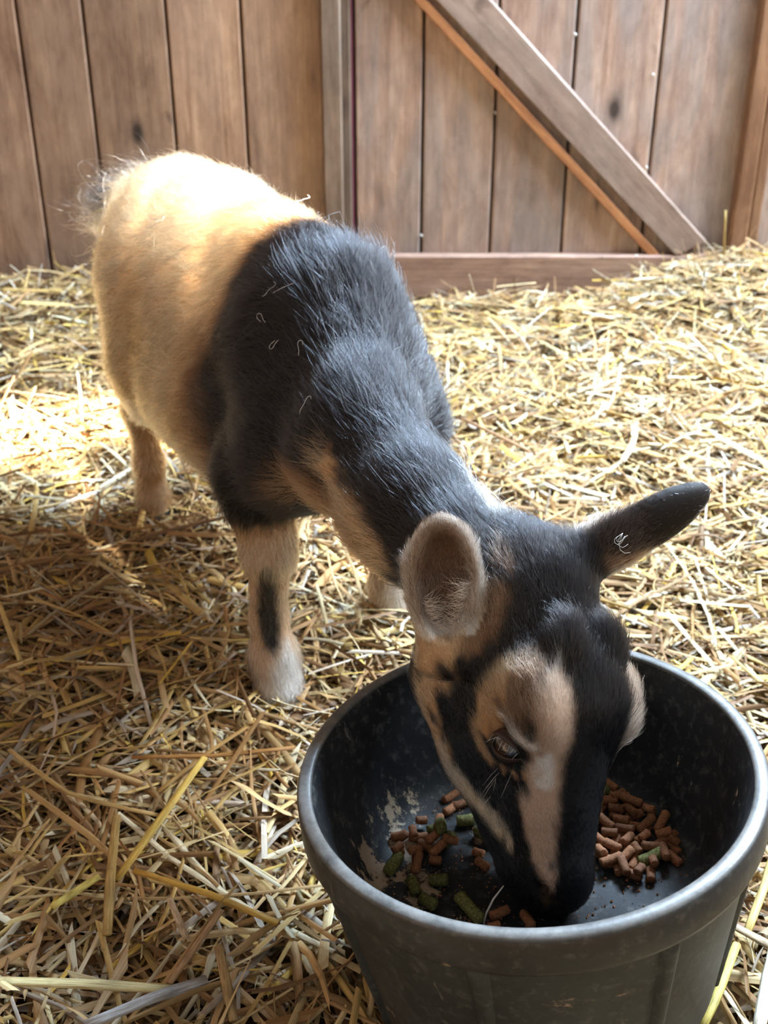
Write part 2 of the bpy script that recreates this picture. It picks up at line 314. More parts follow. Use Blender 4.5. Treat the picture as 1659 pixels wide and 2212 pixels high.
for pts, wd, cl, lb in [
    ([(-.159, .803, .047), (-.186, .731, .042), (-.212, .673, .032)], .0075, (.72, .50, .12), 'bright yellow split straw stalk slanting across the bedding left of the bucket'),
    ([(-.199, .679, .036), (-.137, .655, .036), (-.081, .631, .030)], .0065, (.60, .36, .07), 'amber straw stalk running from the yellow split stalk towards the bucket'),
    ([(-.226, .743, .034), (-.216, .671, .036), (-.207, .616, .034)], .0080, (.50, .34, .12), 'mottled tan straw stalk pointing at the viewer beside the yellow split stalk'),
    ([(-.296, .575, .034), (-.215, .572, .034), (-.152, .569, .032)], .0090, (.68, .60, .32), 'broad pale green straw stalk lying level at the bottom left'),
    ([(-.205, .535, .037), (-.162, .556, .039), (-.127, .575, .035)], .0100, (.36, .36, .36), 'wide grey ribbed straw stalk at the bottom edge left of the bucket'),
    ([(-.226, .675, .034), (-.256, .645, .032)], .0080, (.66, .55, .15), 'short yellow straw piece below the yellow split stalk'),
    ([(-.228, .821, .032), (-.155, .818, .036), (-.082, .832, .034)], .0055, (.40, .20, .06), 'long brown straw stalk lying level behind the yellow split stalk'),
    ([(-.341, .829, .034), (-.302, .791, .038), (-.273, .769, .036), (-.235, .754, .036), (-.180, .743, .032)], .0050, (.58, .40, .16), 'kinked tan straw stalk with a node near the left edge'),
    ([(-.163, .638, .049), (-.148, .616, .030)], .0055, (.66, .50, .34), 'short pinkish tan straw stub sticking up left of the bucket'),
    ([(-.123, .633, .042), (-.154, .574, .032)], .0060, (.50, .34, .20), 'brown speckled straw stalk tilted up below the short pink tan stub'),
    ([(-.122, .603, .037), (-.104, .543, .032)], .0075, (.46, .33, .16), 'speckled straw stalk end at the bottom edge nearest the bucket'),
    ([(.262, .608, .034), (.240, .570, .032), (.219, .538, .028)], .0070, (.60, .52, .14), 'yellow green straw stalk leaning at the bucket on its right'),
    ([(.258, .621, .041), (.293, .598, .036)], .0080, (.50, .40, .26), 'tan straw stalk crossing over the yellow green stalk right of the bucket'),
    ([(.270, .614, .036), (.297, .660, .040), (.325, .716, .032)], .0070, (.62, .48, .17), 'golden straw stalk running back along the right side of the bucket'),
    ([(.252, .524, .044), (.286, .598, .039)], .0100, (.70, .68, .58), 'broad whitish straw strip at the bottom right corner'),
    ([(-.378, 1.280, .028), (-.307, 1.243, .034), (-.249, 1.277, .030)], .0040, (.40, .22, .07), 'brown straw stalk lying over the goat hind hoof'),
    ([(-.423, 1.076, .036), (-.371, .971, .032)], .0060, (.66, .50, .20), 'golden straw stalk at the left edge level with the front leg'),
    ([(-.118, .874, .034), (-.163, .821, .034), (-.201, .772, .030)], .0050, (.44, .26, .08), 'dark amber straw stalk slanting down from the front hoof'),
    ([(.6458, 2.200, .196), (.652, 2.200, .130), (.660, 2.200, .050)], .0080, (.50, .36, .13), 'single straw stalk standing upright against the right side of the door')]:
    stalk(pts, wd, cl, lb)
for i, p in enumerate([(.353, 2.296, .496), (.211, 2.296, .358), (.505, 2.272, .261), (.502, 2.270, .09), (.075, 2.296, .124), (.504, 2.296, .426)]):
    lb = ['pale chaff fleck in a door board gap right of the brace top', 'pale chaff fleck in a door board gap below the brace', 'white chaff fleck on the upper edge of the brace',
          'chaff fleck on top of the door bottom rail near the brace foot', 'chaff fleck low on the door just right of the goat back', 'small chaff fleck at the gap between the two door boards furthest right'][i]
    v, f = tube([(-.002, 0, .003), (0, -.002, 0), (.002, 0, -.003)], [.0006, .0016, .0008], 6); o = mesh_obj('chaff_fleck', v, f, M_STRAW, None, True, np.full((len(v), 3), .85)); o.location = p; tag(o, lb, 'chaff')  # bright out-of-focus spots, added as pale specks set on the door

# ------------------------------------------------------------------ rubber feed bucket
def rubber(name, dust):
    t = NT(name); v = t.obj(); sc1 = t.noise(v, 9, 5, .65); sc2 = t.noise(v, 120, 4, .7); st = t.noise(v, 22, 5, .7, (3, 3, .5))
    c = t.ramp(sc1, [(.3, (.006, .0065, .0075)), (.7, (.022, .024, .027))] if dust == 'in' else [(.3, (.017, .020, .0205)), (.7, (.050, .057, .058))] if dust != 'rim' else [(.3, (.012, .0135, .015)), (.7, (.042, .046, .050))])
    c = t.mix(t.math('MULTIPLY', t.ramp(sc2, [(.52, (0, 0, 0)), (.72, (1, 1, 1))]), .35), c, (.16, .16, .15))
    c = t.mix(t.ramp(st, [(.66, (0, 0, 0)), (.70, (.5, .5, .5))]), c, (.20, .19, .17))
    if dust == 'rim':                                              # dust settled on the flat top of the rim
        sp = t.n('ShaderNodeSeparateXYZ'); t.l(v, sp.inputs[0]); up = t.ramp(t.math('ADD', t.math('MULTIPLY', sp.outputs[2], 160), .55), [(.30, (0, 0, 0)), (.62, (1, 1, 1))])
        c = t.mix(t.math('MULTIPLY', up, t.ramp(t.noise(v, 45, 6, .75), [(.30, (.15, .15, .15)), (.62, (1, 1, 1))])), c, (.17, .165, .155))
    if dust == 'in':                                               # dried feed smeared low on one side of the inside
        sp = t.n('ShaderNodeSeparateXYZ'); t.l(v, sp.inputs[0])
        near = t.math('MULTIPLY', t.ramp(t.math('MULTIPLY', sp.outputs[0], -8), [(.15, (0, 0, 0)), (.6, (1, 1, 1))]), t.ramp(t.math('MULTIPLY', sp.outputs[2], -9), [(.38, (0, 0, 0)), (.75, (1, 1, 1))]))
        m = t.math('ADD', t.math('MULTIPLY', near, .17), t.noise(v, 34, 7, .72, (1.4, 1.4, .7)))
        c = t.mix(t.ramp(m, [(.665, (0, 0, 0)), (.71, (1, 1, 1))]), c, (.34, .26, .18))
    else:
        m = t.noise(v, 15, 7, .72, (1, 1, 1.6)); c = t.mix(t.ramp(m, [(.645, (0, 0, 0)), (.69, (.85, .85, .85))]), c, (.36, .27, .19))
    t.bump(sc2, .35, .0008); return t.set({'in': .55, 'rim': .38, 'side': .48}[dust], {'in': .25, 'rim': .42, 'side': .30}[dust], c)
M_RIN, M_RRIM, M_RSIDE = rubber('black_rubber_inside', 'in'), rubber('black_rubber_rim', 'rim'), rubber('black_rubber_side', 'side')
bucket = empty('feed_bucket'); bucket.matrix_world = BM; tag(bucket, 'black rubber feed bucket standing on the straw under the goat head', 'bucket')
def bpart(name, v, f, mat):
    o = mesh_obj(name, v, f, mat); o.parent = bucket; return o
FZ = -.100                                                          # inside bottom below the rim plane
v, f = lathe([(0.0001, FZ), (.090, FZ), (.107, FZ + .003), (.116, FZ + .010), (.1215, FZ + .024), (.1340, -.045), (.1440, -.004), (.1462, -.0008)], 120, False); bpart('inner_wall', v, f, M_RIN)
v, f = lathe([(.1456, -.0022), (.1462, .0002), (.1474, .0010), (.1530, .0008), (.1552, -.0004), (.1561, -.0028), (.1566, -.0240), (.1556, -.0275), (.1530, -.0290), (.1480, -.0292), (.1455, -.0200)], 120, True); bpart('rim', v, f, M_RRIM)
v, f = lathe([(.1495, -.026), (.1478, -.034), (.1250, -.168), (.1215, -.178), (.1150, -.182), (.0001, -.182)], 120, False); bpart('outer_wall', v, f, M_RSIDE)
for a in (-108, -63, -18, 27, 72, 117, 162, 207):
    ar = math.radians(a); d = np.array([math.cos(ar), math.sin(ar), 0]); tn = np.array([-d[1], d[0], 0]); v = []; f = []; n = 7
    for k, (r, z) in enumerate([(.1483, -.028), (.1478, -.040), (.1370, -.100), (.1262, -.160), (.1232, -.176)]):
        wv = .0085 - .0012 * k
        for j in range(n):
            q = -1 + 2 * j / (n - 1); v.append(d * (r - .002 + .0058 * (1 - q ** 4)) + tn * q * wv + np.array([0, 0, z]))
    for k in range(4):
        for j in range(n - 1): f.append((k * n + j, k * n + j + 1, (k + 1) * n + j + 1, (k + 1) * n + j))
    f += [tuple(range(n))[::-1], tuple(4 * n + j for j in range(n))]
    bpart('rib', v, f, M_RSIDE)

# ------------------------------------------------------------------ pellets
def pellet_mat(name, c0, c1, c2):
    t = NT(name); v = t.obj(); n1 = t.noise(v, 700, 4, .7); n2 = t.noise(v, 200, 2, .5)
    c = t.ramp(n1, [(.3, c0), (.55, c1), (.78, c2)]); oi = t.n('ShaderNodeObjectInfo').outputs['Random']; h = t.n('ShaderNodeHueSaturation'); t.l(c, h.inputs['Color'])
    t.l(t.math('ADD', t.math('MULTIPLY', oi, .6), .7), h.inputs['Value']); t.bump(n1, .6, .0006); return t.set(.75, .25, h.outputs[0])
M_PB = pellet_mat('brown_pellet', (.12, .048, .022), (.26, .11, .05), (.42, .22, .12))
M_PG = pellet_mat('green_pellet', (.035, .04, .012), (.13, .13, .04), (.34, .32, .14))
def pellet_mesh(name, L, R, mat, seed):
    r = np.random.default_rng(seed); zz = [-.5, -.485, -.44, -.2, .1, .42, .482, .5]; rr = [.0, .72, .97, 1, .98, 1, .75, .0]; S = 12; v = []; f = []
    for z, q in zip(zz, rr):
        for j in range(S):
            a = 2 * math.pi * j / S; q2 = max(q, .02) * (1 + r.normal(0, .035)); v.append((z * L + r.normal(0, .02) * R + .06 * R * math.cos(3 * a + seed), R * q2 * math.cos(a), R * q2 * math.sin(a) + .5 * R * (z ** 2)))
    for i in range(len(zz) - 1):
        for j in range(S): f.append((i * S + j, i * S + (j + 1) % S, (i + 1) * S + (j + 1) % S, (i + 1) * S + j))
    f += [tuple(range(S))[::-1], tuple((len(zz) - 1) * S + j for j in range(S))]
    o = mesh_obj(name, v, f, mat); return o
def on_floor(p): return math.hypot(*p) < .106
def scatter_pile(kind, cx, cy, rx, ry, n, mind, layers, taken):
    out = []; tries = 0
    while len(out) < n and tries < 20000:
        tries += 1; a = random.uniform(0, 6.283); q = math.sqrt(random.random()); p = (cx + rx * q * math.cos(a), cy + ry * q * math.sin(a))
        if not on_floor(p): continue
        lay = 0
        for lay in range(layers):
            if all(math.hypot(p[0] - t[0], p[1] - t[1]) > (mind + t[3]) * .5 * (1.02 if t[2] == lay else 0) for t in taken): break
        else: continue
        taken.append((p[0], p[1], lay, mind)); out.append((p[0], p[1], lay))
    return out
TAKEN = []
def pellets(kind, src_meshes, places, R, label, group, lift=0):
    for (x, y, lay) in places:
        o = bpy.data.objects.new(kind, random.choice(src_meshes)); COL.objects.link(o)
        o.matrix_world = BM @ Matrix.Translation((x, y, FZ + R * (1.02 + 1.5 * lay) + lift)) @ Matrix.Rotation(random.uniform(0, 6.283), 4, 'Z') @ Matrix.Rotation(random.gauss(0, .12 + .15 * lay), 4, 'Y')
        tag(o, label, 'feed pellet', group)
def protos(kind, specs, mat):
    ms = []
    for i, (L, R) in enumerate(specs):
        o = pellet_mesh(kind, L, R, mat, i + 3); ms.append(o.data); bpy.data.objects.remove(o)
    return ms
BRN = protos('brown_feed_pellet', [(.0150, .0034), (.0120, .0033), (.0175, .0034), (.0090, .0032), (.0140, .0034)], M_PB)
GRN = protos('green_hay_pellet', [(.023, .0046), (.019, .0045), (.026, .0047), (.014, .0045)], M_PG)
def row(pts): TAKEN.extend((p[0], p[1], 0, .017) for p in pts if p[2] == 0); return pts
pellets('green_hay_pellet', GRN, row([(.050, .082, 0), (.064, .086, 0), (.046, .066, 0), (.058, .070, 1)]), .0046, 'dark green hay pellet at the back edge of the big brown pellet pile', 'green pellets at the back of the bucket')
pellets('green_hay_pellet', GRN, row([(.084, .004, 0)]), .0046, 'single green hay pellet at the front of the big brown pile', None)
pellets('brown_feed_pellet', BRN, scatter_pile('b', .076, .036, .034, .048, 74, .0098, 2, TAKEN), .0034, 'reddish brown feed pellet in the big pile right of the goat muzzle', 'brown pellets right of the muzzle')
pellets('green_hay_pellet', GRN, row([(-.068, .052, 0), (-.045, .058, 0), (-.060, .038, 0), (-.064, .046, 1), (-.030, .040, 0)]), .0046, 'green hay pellet among the brown pellets left of the goat muzzle', 'green pellets left of the muzzle')
pellets('green_hay_pellet', GRN, row([(-.086, -.006, 0), (-.068, -.002, 0), (-.100, .018, 0), (-.048, -.031, 0), (-.076, -.022, 0)]), .0046, 'green hay pellet near the front left inside of the bucket', 'green pellets at the front left of the bucket')
pellets('brown_feed_pellet', BRN, scatter_pile('b', -.078, .036, .022, .024, 17, .0105, 2, TAKEN), .0034, 'reddish brown feed pellet in the small pile left of the goat muzzle', 'brown pellets left of the muzzle')
pellets('brown_feed_pellet', BRN, scatter_pile('b', -.050, .080, .012, .010, 3, .0105, 1, TAKEN), .0034, 'pale brown feed pellet alone at the back left of the bucket bottom', 'pellets at the back left of the bucket')
pellets('brown_feed_pellet', BRN, row([(-.038, .024, 0), (-.036, .012, 0)]), .0030, 'brown feed pellet lying close beside the goat mouth', 'pellets beside the goat mouth')
pellets('brown_feed_pellet', BRN, scatter_pile('b', -.040, -.045, .040, .012, 5, .012, 1, TAKEN), .0034, 'brown feed pellet lying by the front inside wall of the bucket', 'brown pellets at the front of the bucket')
v = []; f = []
for i in range(900):                                                # crumbs
    a = random.uniform(0, 6.283); r = .108 * math.sqrt(random.random()); s = random.uniform(.0004, .0013); p = np.array([r * math.cos(a), r * math.sin(a), FZ + s * .5 + (.002 if r > .1 else 0)]); n = len(v)
    for k in range(6): v.append(tuple(p + s * np.array([(1, 0, 0), (-1, 0, 0), (0, 1, 0), (0, -1, 0), (0, 0, 1), (0, 0, -.6)][k]) * random.uniform(.6, 1.3)))
    f += [(n + a_, n + b_, n + c_) for a_, b_, c_ in ((0, 2, 4), (2, 1, 4), (1, 3, 4), (3, 0, 4), (2, 0, 5), (1, 2, 5), (3, 1, 5), (0, 3, 5))]
o = mesh_obj('feed_crumbs', v, f, M_PB, None, False); o.matrix_world = BM; tag(o, 'brown feed crumbs and dust over the bucket bottom', 'feed crumbs', kind='stuff')
v, f = tube([(.067, .5555, .112), (.0685, .5575, .120), (.073, .561, .129), (.080, .566, .136)], [.0006, .0007, .0007, .0004], 7)
o = mesh_obj('straw_sliver', v, f, M_STRAW, None, True, np.full((len(v), 3), .75)); tag(o, 'thin pale straw sliver standing up inside the bucket front', 'straw sliver')
NFUR = 330000
# ------------------------------------------------------------------ goat: one continuous body surface
def V3(*a): return np.array(a, float)
def nrm(v): v = np.asarray(v, float); return v / np.linalg.norm(v)

W0 = V3(-.045, 1.03, 0); BK = nrm(V3(-.50, .866, 0)); RS = nrm(V3(-.866, -.50, 0)); ZZ = V3(0, 0, 1)
def G(b, s, z): return W0 + b * BK + s * RS + z * ZZ          # goat frame: backwards, to its right, up
# head frame
HP = V3(.1058, .7150, .3086); HNOSE = V3(.1140, .5640, .1260)
HL = nrm(HNOSE - HP)
_v = nrm(V3(-.115, -.82, .55)); HRV = nrm(np.cross(_v, HL)); HV = nrm(np.cross(HL, HRV))
_a = math.radians(50)
HN = math.cos(_a) * HV + math.sin(_a) * HRV; HS = -math.cos(_a) * HRV + math.sin(_a) * HV
def Hd(l, n, s): return HP + l * HL + n * HN + s * HS           # head frame: down the face, out of the face, to its right

RES = .0026
GMIN = V3(-.44, .50, -.012); GMAX = V3(.32, 1.62, .50)
gn = np.ceil((GMAX - GMIN) / RES).astype(int) + 1
gx, gy, gz = [(GMIN[i] + RES * np.arange(gn[i])).astype(np.float32) for i in range(3)]
FLD = np.full(tuple(gn), .06, np.float32)

def sub(lo, hi, m):
    sl = []
    for i, g in enumerate((gx, gy, gz)):
        a = max(0, int((lo[i] - m - GMIN[i]) / RES)); b = min(gn[i], int((hi[i] + m - GMIN[i]) / RES) + 2)
        sl.append(slice(a, b))
    P = (gx[sl[0]][:, None, None], gy[sl[1]][None, :, None], gz[sl[2]][None, None, :])
    return tuple(sl), P
def smin(a, b, k):
    h = np.maximum(k - np.abs(a - b), 0) / k
    return np.minimum(a, b) - h * h * k * .25
def smax(a, b, k): return -smin(-a, -b, k)
def d_cone(P, a, b, ra, rb):
    ab = b - a; L2 = float(ab @ ab) + 1e-12
    dx, dy, dz = P[0] - a[0], P[1] - a[1], P[2] - a[2]
    h = np.clip((dx * ab[0] + dy * ab[1] + dz * ab[2]) / L2, 0, 1)
    return np.sqrt((dx - h * ab[0]) ** 2 + (dy - h * ab[1]) ** 2 + (dz - h * ab[2]) ** 2) - (ra + (rb - ra) * h)
def d_ell(P, c, ax, r):
    k0 = 0; k1 = 0
    for i in range(3):
        q = (P[0] - c[0]) * ax[i][0] + (P[1] - c[1]) * ax[i][1] + (P[2] - c[2]) * ax[i][2]
        k0 = k0 + (q / r[i]) ** 2; k1 = k1 + (q / r[i] ** 2) ** 2
    k0 = np.sqrt(k0); return k0 * (k0 - 1) / np.maximum(np.sqrt(k1), 1e-6)
def cone(a, b, ra, rb, k=.02, op='u'):
    r = max(ra, rb); lo = np.minimum(a, b) - r; hi = np.maximum(a, b) + r
    sl, P = sub(lo, hi, k + .006); d = d_cone(P, a, b, ra, rb).astype(np.float32)
    FLD[sl] = smin(FLD[sl], d, k) if op == 'u' else smax(FLD[sl], -d, k)
def chain(pts, k=.02):
    for (a, ra), (b, rb) in zip(pts[:-1], pts[1:]): cone(a, b, ra, rb, k)
def ell(c, ax, r, k=.02, op='u'):
    m = max(r); sl, P = sub(c - m, c + m, k + .006); d = d_ell(P, c, ax, r).astype(np.float32)
    FLD[sl] = smin(FLD[sl], d, k) if op == 'u' else smax(FLD[sl], -d, k)
BODY = (BK, RS, ZZ)
# trunk
ell(G(.20, 0, .290), BODY, (.210, .106, .132), .03)
ell(G(.17, .028, .232), BODY, (.13, .078, .075), .05)
ell(G(.28, .036, .238), BODY, (.105, .068, .072), .05)
ell(G(.28, -.036, .238), BODY, (.105, .068, .072), .05)
ell(G(.17, -.028, .232), BODY, (.13, .078, .075), .05)
ell(G(.24, 0, .345), BODY, (.12, .098, .085), .05)
ell(G(.34, 0, .320), BODY, (.125, .094, .118), .05)
ell(G(.425, .006, .352), BODY, (.060, .072, .066), .05)
ell(G(.03, .006, .320), BODY, (.125, .080, .116), .05)
ell(G(-.045, .008, .305), BODY, (.062, .052, .066), .05)
chain([(G(-.01, 0, .402), .032), (G(.12, 0, .405), .034), (G(.26, 0, .406), .036), (G(.37, .005, .398), .040), (G(.43, .008, .375), .038)], .05)
for s in (1, -1):
    # hind quarter, hind leg
    chain([(G(.335, s * .050, .33), .068), (G(.325, s * .062, .235), .046), (G(.335, s * .064, .20), .034)], .04)
    chain([(G(.335, s * .064, .20), .032), (G(.405, s * .066, .15), .0195), (G(.400, s * .066, .075), .0145), (G(.398, s * .066, .035), .0165), (G(.390, s * .066, .006), .0215)], .022)
    # shoulder blade and upper arm
    chain([(G(.02, s * .046, .355), .044 if s > 0 else .036), (G(-.045, s * (.060 if s > 0 else .040), .275), .045 if s > 0 else .036), (G(.012, s * .082, .225), .042)], .04)
FR = [(G(.012, .082, .240), .034), (G(.002, .084, .200), .0255), (G(-.006, .083, .172), .0235), (G(-.012, .084, .155), .0230), (G(-.012, .087, .115), .0150), (G(-.013, .088, .085), .0155), (G(-.020, .089, .045), .0205), (G(-.034, .091, .008), .0265)]
FLg = [(G(.030, -.080, .240), .034), (G(.034, -.080, .200), .025), (G(.034, -.079, .165), .0230), (G(.032, -.078, .140), .0205), (G(.034, -.077, .09), .0150), (G(.034, -.077, .045), .0190), (G(.026, -.077, .008), .0245)]
chain(FR, .016); chain(FLg, .016)
# neck
NK = [(G(-.030, .008, .336), .060), (V3(-.024, .892, .305), .049), (V3(.016, .808, .288), .041), (V3(.062, .740, .284), .040)]
chain(NK, .03)
chain([(G(.0, 0, .385), .040), (V3(-.020, .905, .340), .030), (V3(.026, .800, .314), .022), (V3(.072, .735, .292), .024)], .03)
# head
HA = (HL, HN, HS)
ell(Hd(.040, -.008, 0), HA, (.058, .048, .047), .02)
ell(Hd(.100, .002, 0), HA, (.058, .051, .054), .02)
for s in (1, -1):
    ell(Hd(.108, .026, s * .041), HA, (.032, .022, .020), .014)
    ell(Hd(.072, .040, s * .022), HA, (.018, .012, .014), .012)          # horn bud
    cone(Hd(.085, -.052, s * .022), Hd(.135, -.048, s * .018), .030, .022, .02)
    cone(Hd(.135, -.048, s * .018), Hd(.215, -.024, s * .008), .022, .012, .018)
    cone(Hd(.035, -.042, s * .022), Hd(.085, -.052, s * .022), .028, .030, .03)
cone(Hd(.115, .002, 0), Hd(.222, -.002, 0), .042, .0215, .02)
cone(Hd(.115, .022, 0), Hd(.215, .006, 0), .027, .0175, .02)
ell(Hd(.224, .001, 0), HA, (.021, .021, .025), .014)
ell(Hd(.218, -.020, 0), HA, (.020, .013, .017), .012)
for s in (1, -1):                                                       # eye sockets, nostrils, mouth
    ell(Hd(.128, .006, s * .056), HA, (.0155, .0115, .012), .008, 'c')
    cone(Hd(.232, .014, s * .010), Hd(.227, .009, s * .022), .0022, .0036, .004, 'c')
    cone(Hd(.238, -.014, s * .002), Hd(.195, -.021, s * .024), .0012, .0012, .005, 'c')
    cone(Hd(.195, -.021, s * .024), Hd(.180, -.023, s * .026), .0012, .0010, .005, 'c')
# ears: thin leaf-shaped cups
def ear(base, tip, wdir, wid, cup, k=.012):
    e = nrm(tip - base); w = nrm(wdir - (wdir @ e) * e); o = nrm(np.cross(e, w))
    L = np.linalg.norm(tip - base); c = base + e * L * .53
    lo = c - L * .62; hi = c + L * .62
    sl, P = sub(lo, hi, .004)
    out = d_ell(P, c, (e, w, o), (L * .52, wid * .5, .015))
    inn = d_ell(P, c + o * cup - e * L * .02, (e, w, o), (L * .49, wid * .43, .0165))
    d = smax(out, -inn, .004)
    stem = d_cone(P, base - e * .016, base + e * L * .25, .021, .015)
    stem = smax(stem, -inn, .004)
    d = smin(d, stem, .016).astype(np.float32)
    FLD[sl] = smin(FLD[sl], d, k)
    return e, w, o, c, L, (1 if cup > 0 else -1)
EAR_R = ear(V3(.042, .660, .268), V3(.039, .685, .349), V3(1, 0, 0.1), .050, -.012)
EAR_L = ear(V3(.140, .715, .300), V3(.230, .742, .342), V3(.3, .3, -1), .045, .010)
# tail
chain([(G(.455, .010, .375), .026), (G(.500, .020, .370), .019), (G(.535, .030, .368), .012)], .02)

chain([(G(.475, .008, .385), .018), (G(.500, .004, .386), .013)], .015)

def surface_nets(F, org, h):
    S = F < 0; nx, ny, nz = F.shape
    c = np.zeros((nx - 1, ny - 1, nz - 1), np.int8)
    offs = [(i, j, k) for i in (0, 1) for j in (0, 1) for k in (0, 1)]
    for i, j, k in offs: c += S[i:nx - 1 + i, j:ny - 1 + j, k:nz - 1 + k]
    act = np.argwhere((c > 0) & (c < 8)); idx = np.full(c.shape, -1, np.int32)
    idx[act[:, 0], act[:, 1], act[:, 2]] = np.arange(len(act))
    val = np.stack([F[act[:, 0] + i, act[:, 1] + j, act[:, 2] + k] for i, j, k in offs], 1)
    acc = np.zeros((len(act), 3)); cnt = np.zeros(len(act)); O = np.array(offs, float)
    for a in range(8):
        for b in range(a + 1, 8):
            if np.abs(O[a] - O[b]).sum() != 1: continue
            m = (val[:, a] < 0) != (val[:, b] < 0)
            t = val[m, a] / (val[m, a] - val[m, b])
            acc[m] += O[a] + t[:, None] * (O[b] - O[a]); cnt[m] += 1
    co = org + h * (act + acc / cnt[:, None]); quads = []
    for ax in range(3):
        sa = [slice(1, -1)] * 3; sb = [slice(1, -1)] * 3
        sa[ax] = slice(0, -1); sb[ax] = slice(1, None)
        A = S[tuple(sa)]; B = S[tuple(sb)]; e = np.argwhere(A != B)
        fl = A[e[:, 0], e[:, 1], e[:, 2]]
        for q in range(3):
            if q != ax: e[:, q] += 1
        u, v = (ax + 1) % 3, (ax + 2) % 3; cyc = []
        for du, dv in ((-1, -1), (0, -1), (0, 0), (-1, 0)):
            p = e.copy(); p[:, u] += du; p[:, v] += dv; cyc.append(idx[p[:, 0], p[:, 1], p[:, 2]])
        Q = np.stack(cyc, 1); Q[~fl] = Q[~fl][:, ::-1]; quads.append(Q)
    return co, np.concatenate(quads)
gco, gq = surface_nets(FLD, GMIN, RES); del FLD
def smooth(co, q, it, lam=.5):
    e = np.concatenate([q[:, [0, 1]], q[:, [1, 2]], q[:, [2, 3]], q[:, [3, 0]]]); n = len(co)
    deg = np.bincount(e[:, 0], minlength=n) + np.bincount(e[:, 1], minlength=n)
    for _ in range(it):
        s = np.stack([np.bincount(e[:, 0], co[e[:, 1], i], n) + np.bincount(e[:, 1], co[e[:, 0], i], n) for i in range(3)], 1)
        co = co + lam * (s / deg[:, None] - co)
    return co
gco = smooth(gco, gq, 3)
# ------------------------------------------------------------------ coat: colour pattern and hair
def tri_noise(P, f, seed):
    r = np.random.default_rng(seed); out = 0
    for _ in range(5):
        k = r.normal(size=3); k *= f * r.uniform(.7, 1.5) / np.linalg.norm(k); out = out + np.sin(P @ k + r.uniform(0, 6.28))
    return out / 2.2
def to_g(P): q = P - W0; return np.stack([q @ BK, q @ RS, q[:, 2]], 1)
def to_h(P): q = P - HP; return np.stack([q @ HL, q @ HN, q @ HS], 1)
def ss(x, a, b): t = np.clip((x - a) / (b - a), 0, 1); return t * t * (3 - 2 * t)
def seg_d(P, a, b):
    a = np.asarray(a, float); b = np.asarray(b, float); ab = b - a; h = np.clip((P - a) @ ab / (ab @ ab + 1e-12), 0, 1)
    return np.linalg.norm(P - a - h[:, None] * ab, axis=1), h
def stroke(C_, P, pts, col, soft=.5, amt=1.):
    """lay a colour along a chain of (x, y, z, radius)"""
    m = np.zeros(len(P))
    for p, q in zip(pts[:-1], pts[1:]):
        d, h = seg_d(P, p[:3], q[:3]); r = p[3] + (q[3] - p[3]) * h; m = np.maximum(m, 1 - ss(d / r, 1 - soft, 1 + soft))
    m = m[:, None] * amt; return C_ * (1 - m) + np.array(col) * m
K_BLACK = (.005, .005, .006); K_TAN = (.62, .385, .205); K_DEEP = (.46, .235, .10); K_CREAM = (.78, .62, .43); K_WHITE = (.82, .77, .72); K_BROWN = (.13, .070, .038); K_PINK = (.60, .42, .31)
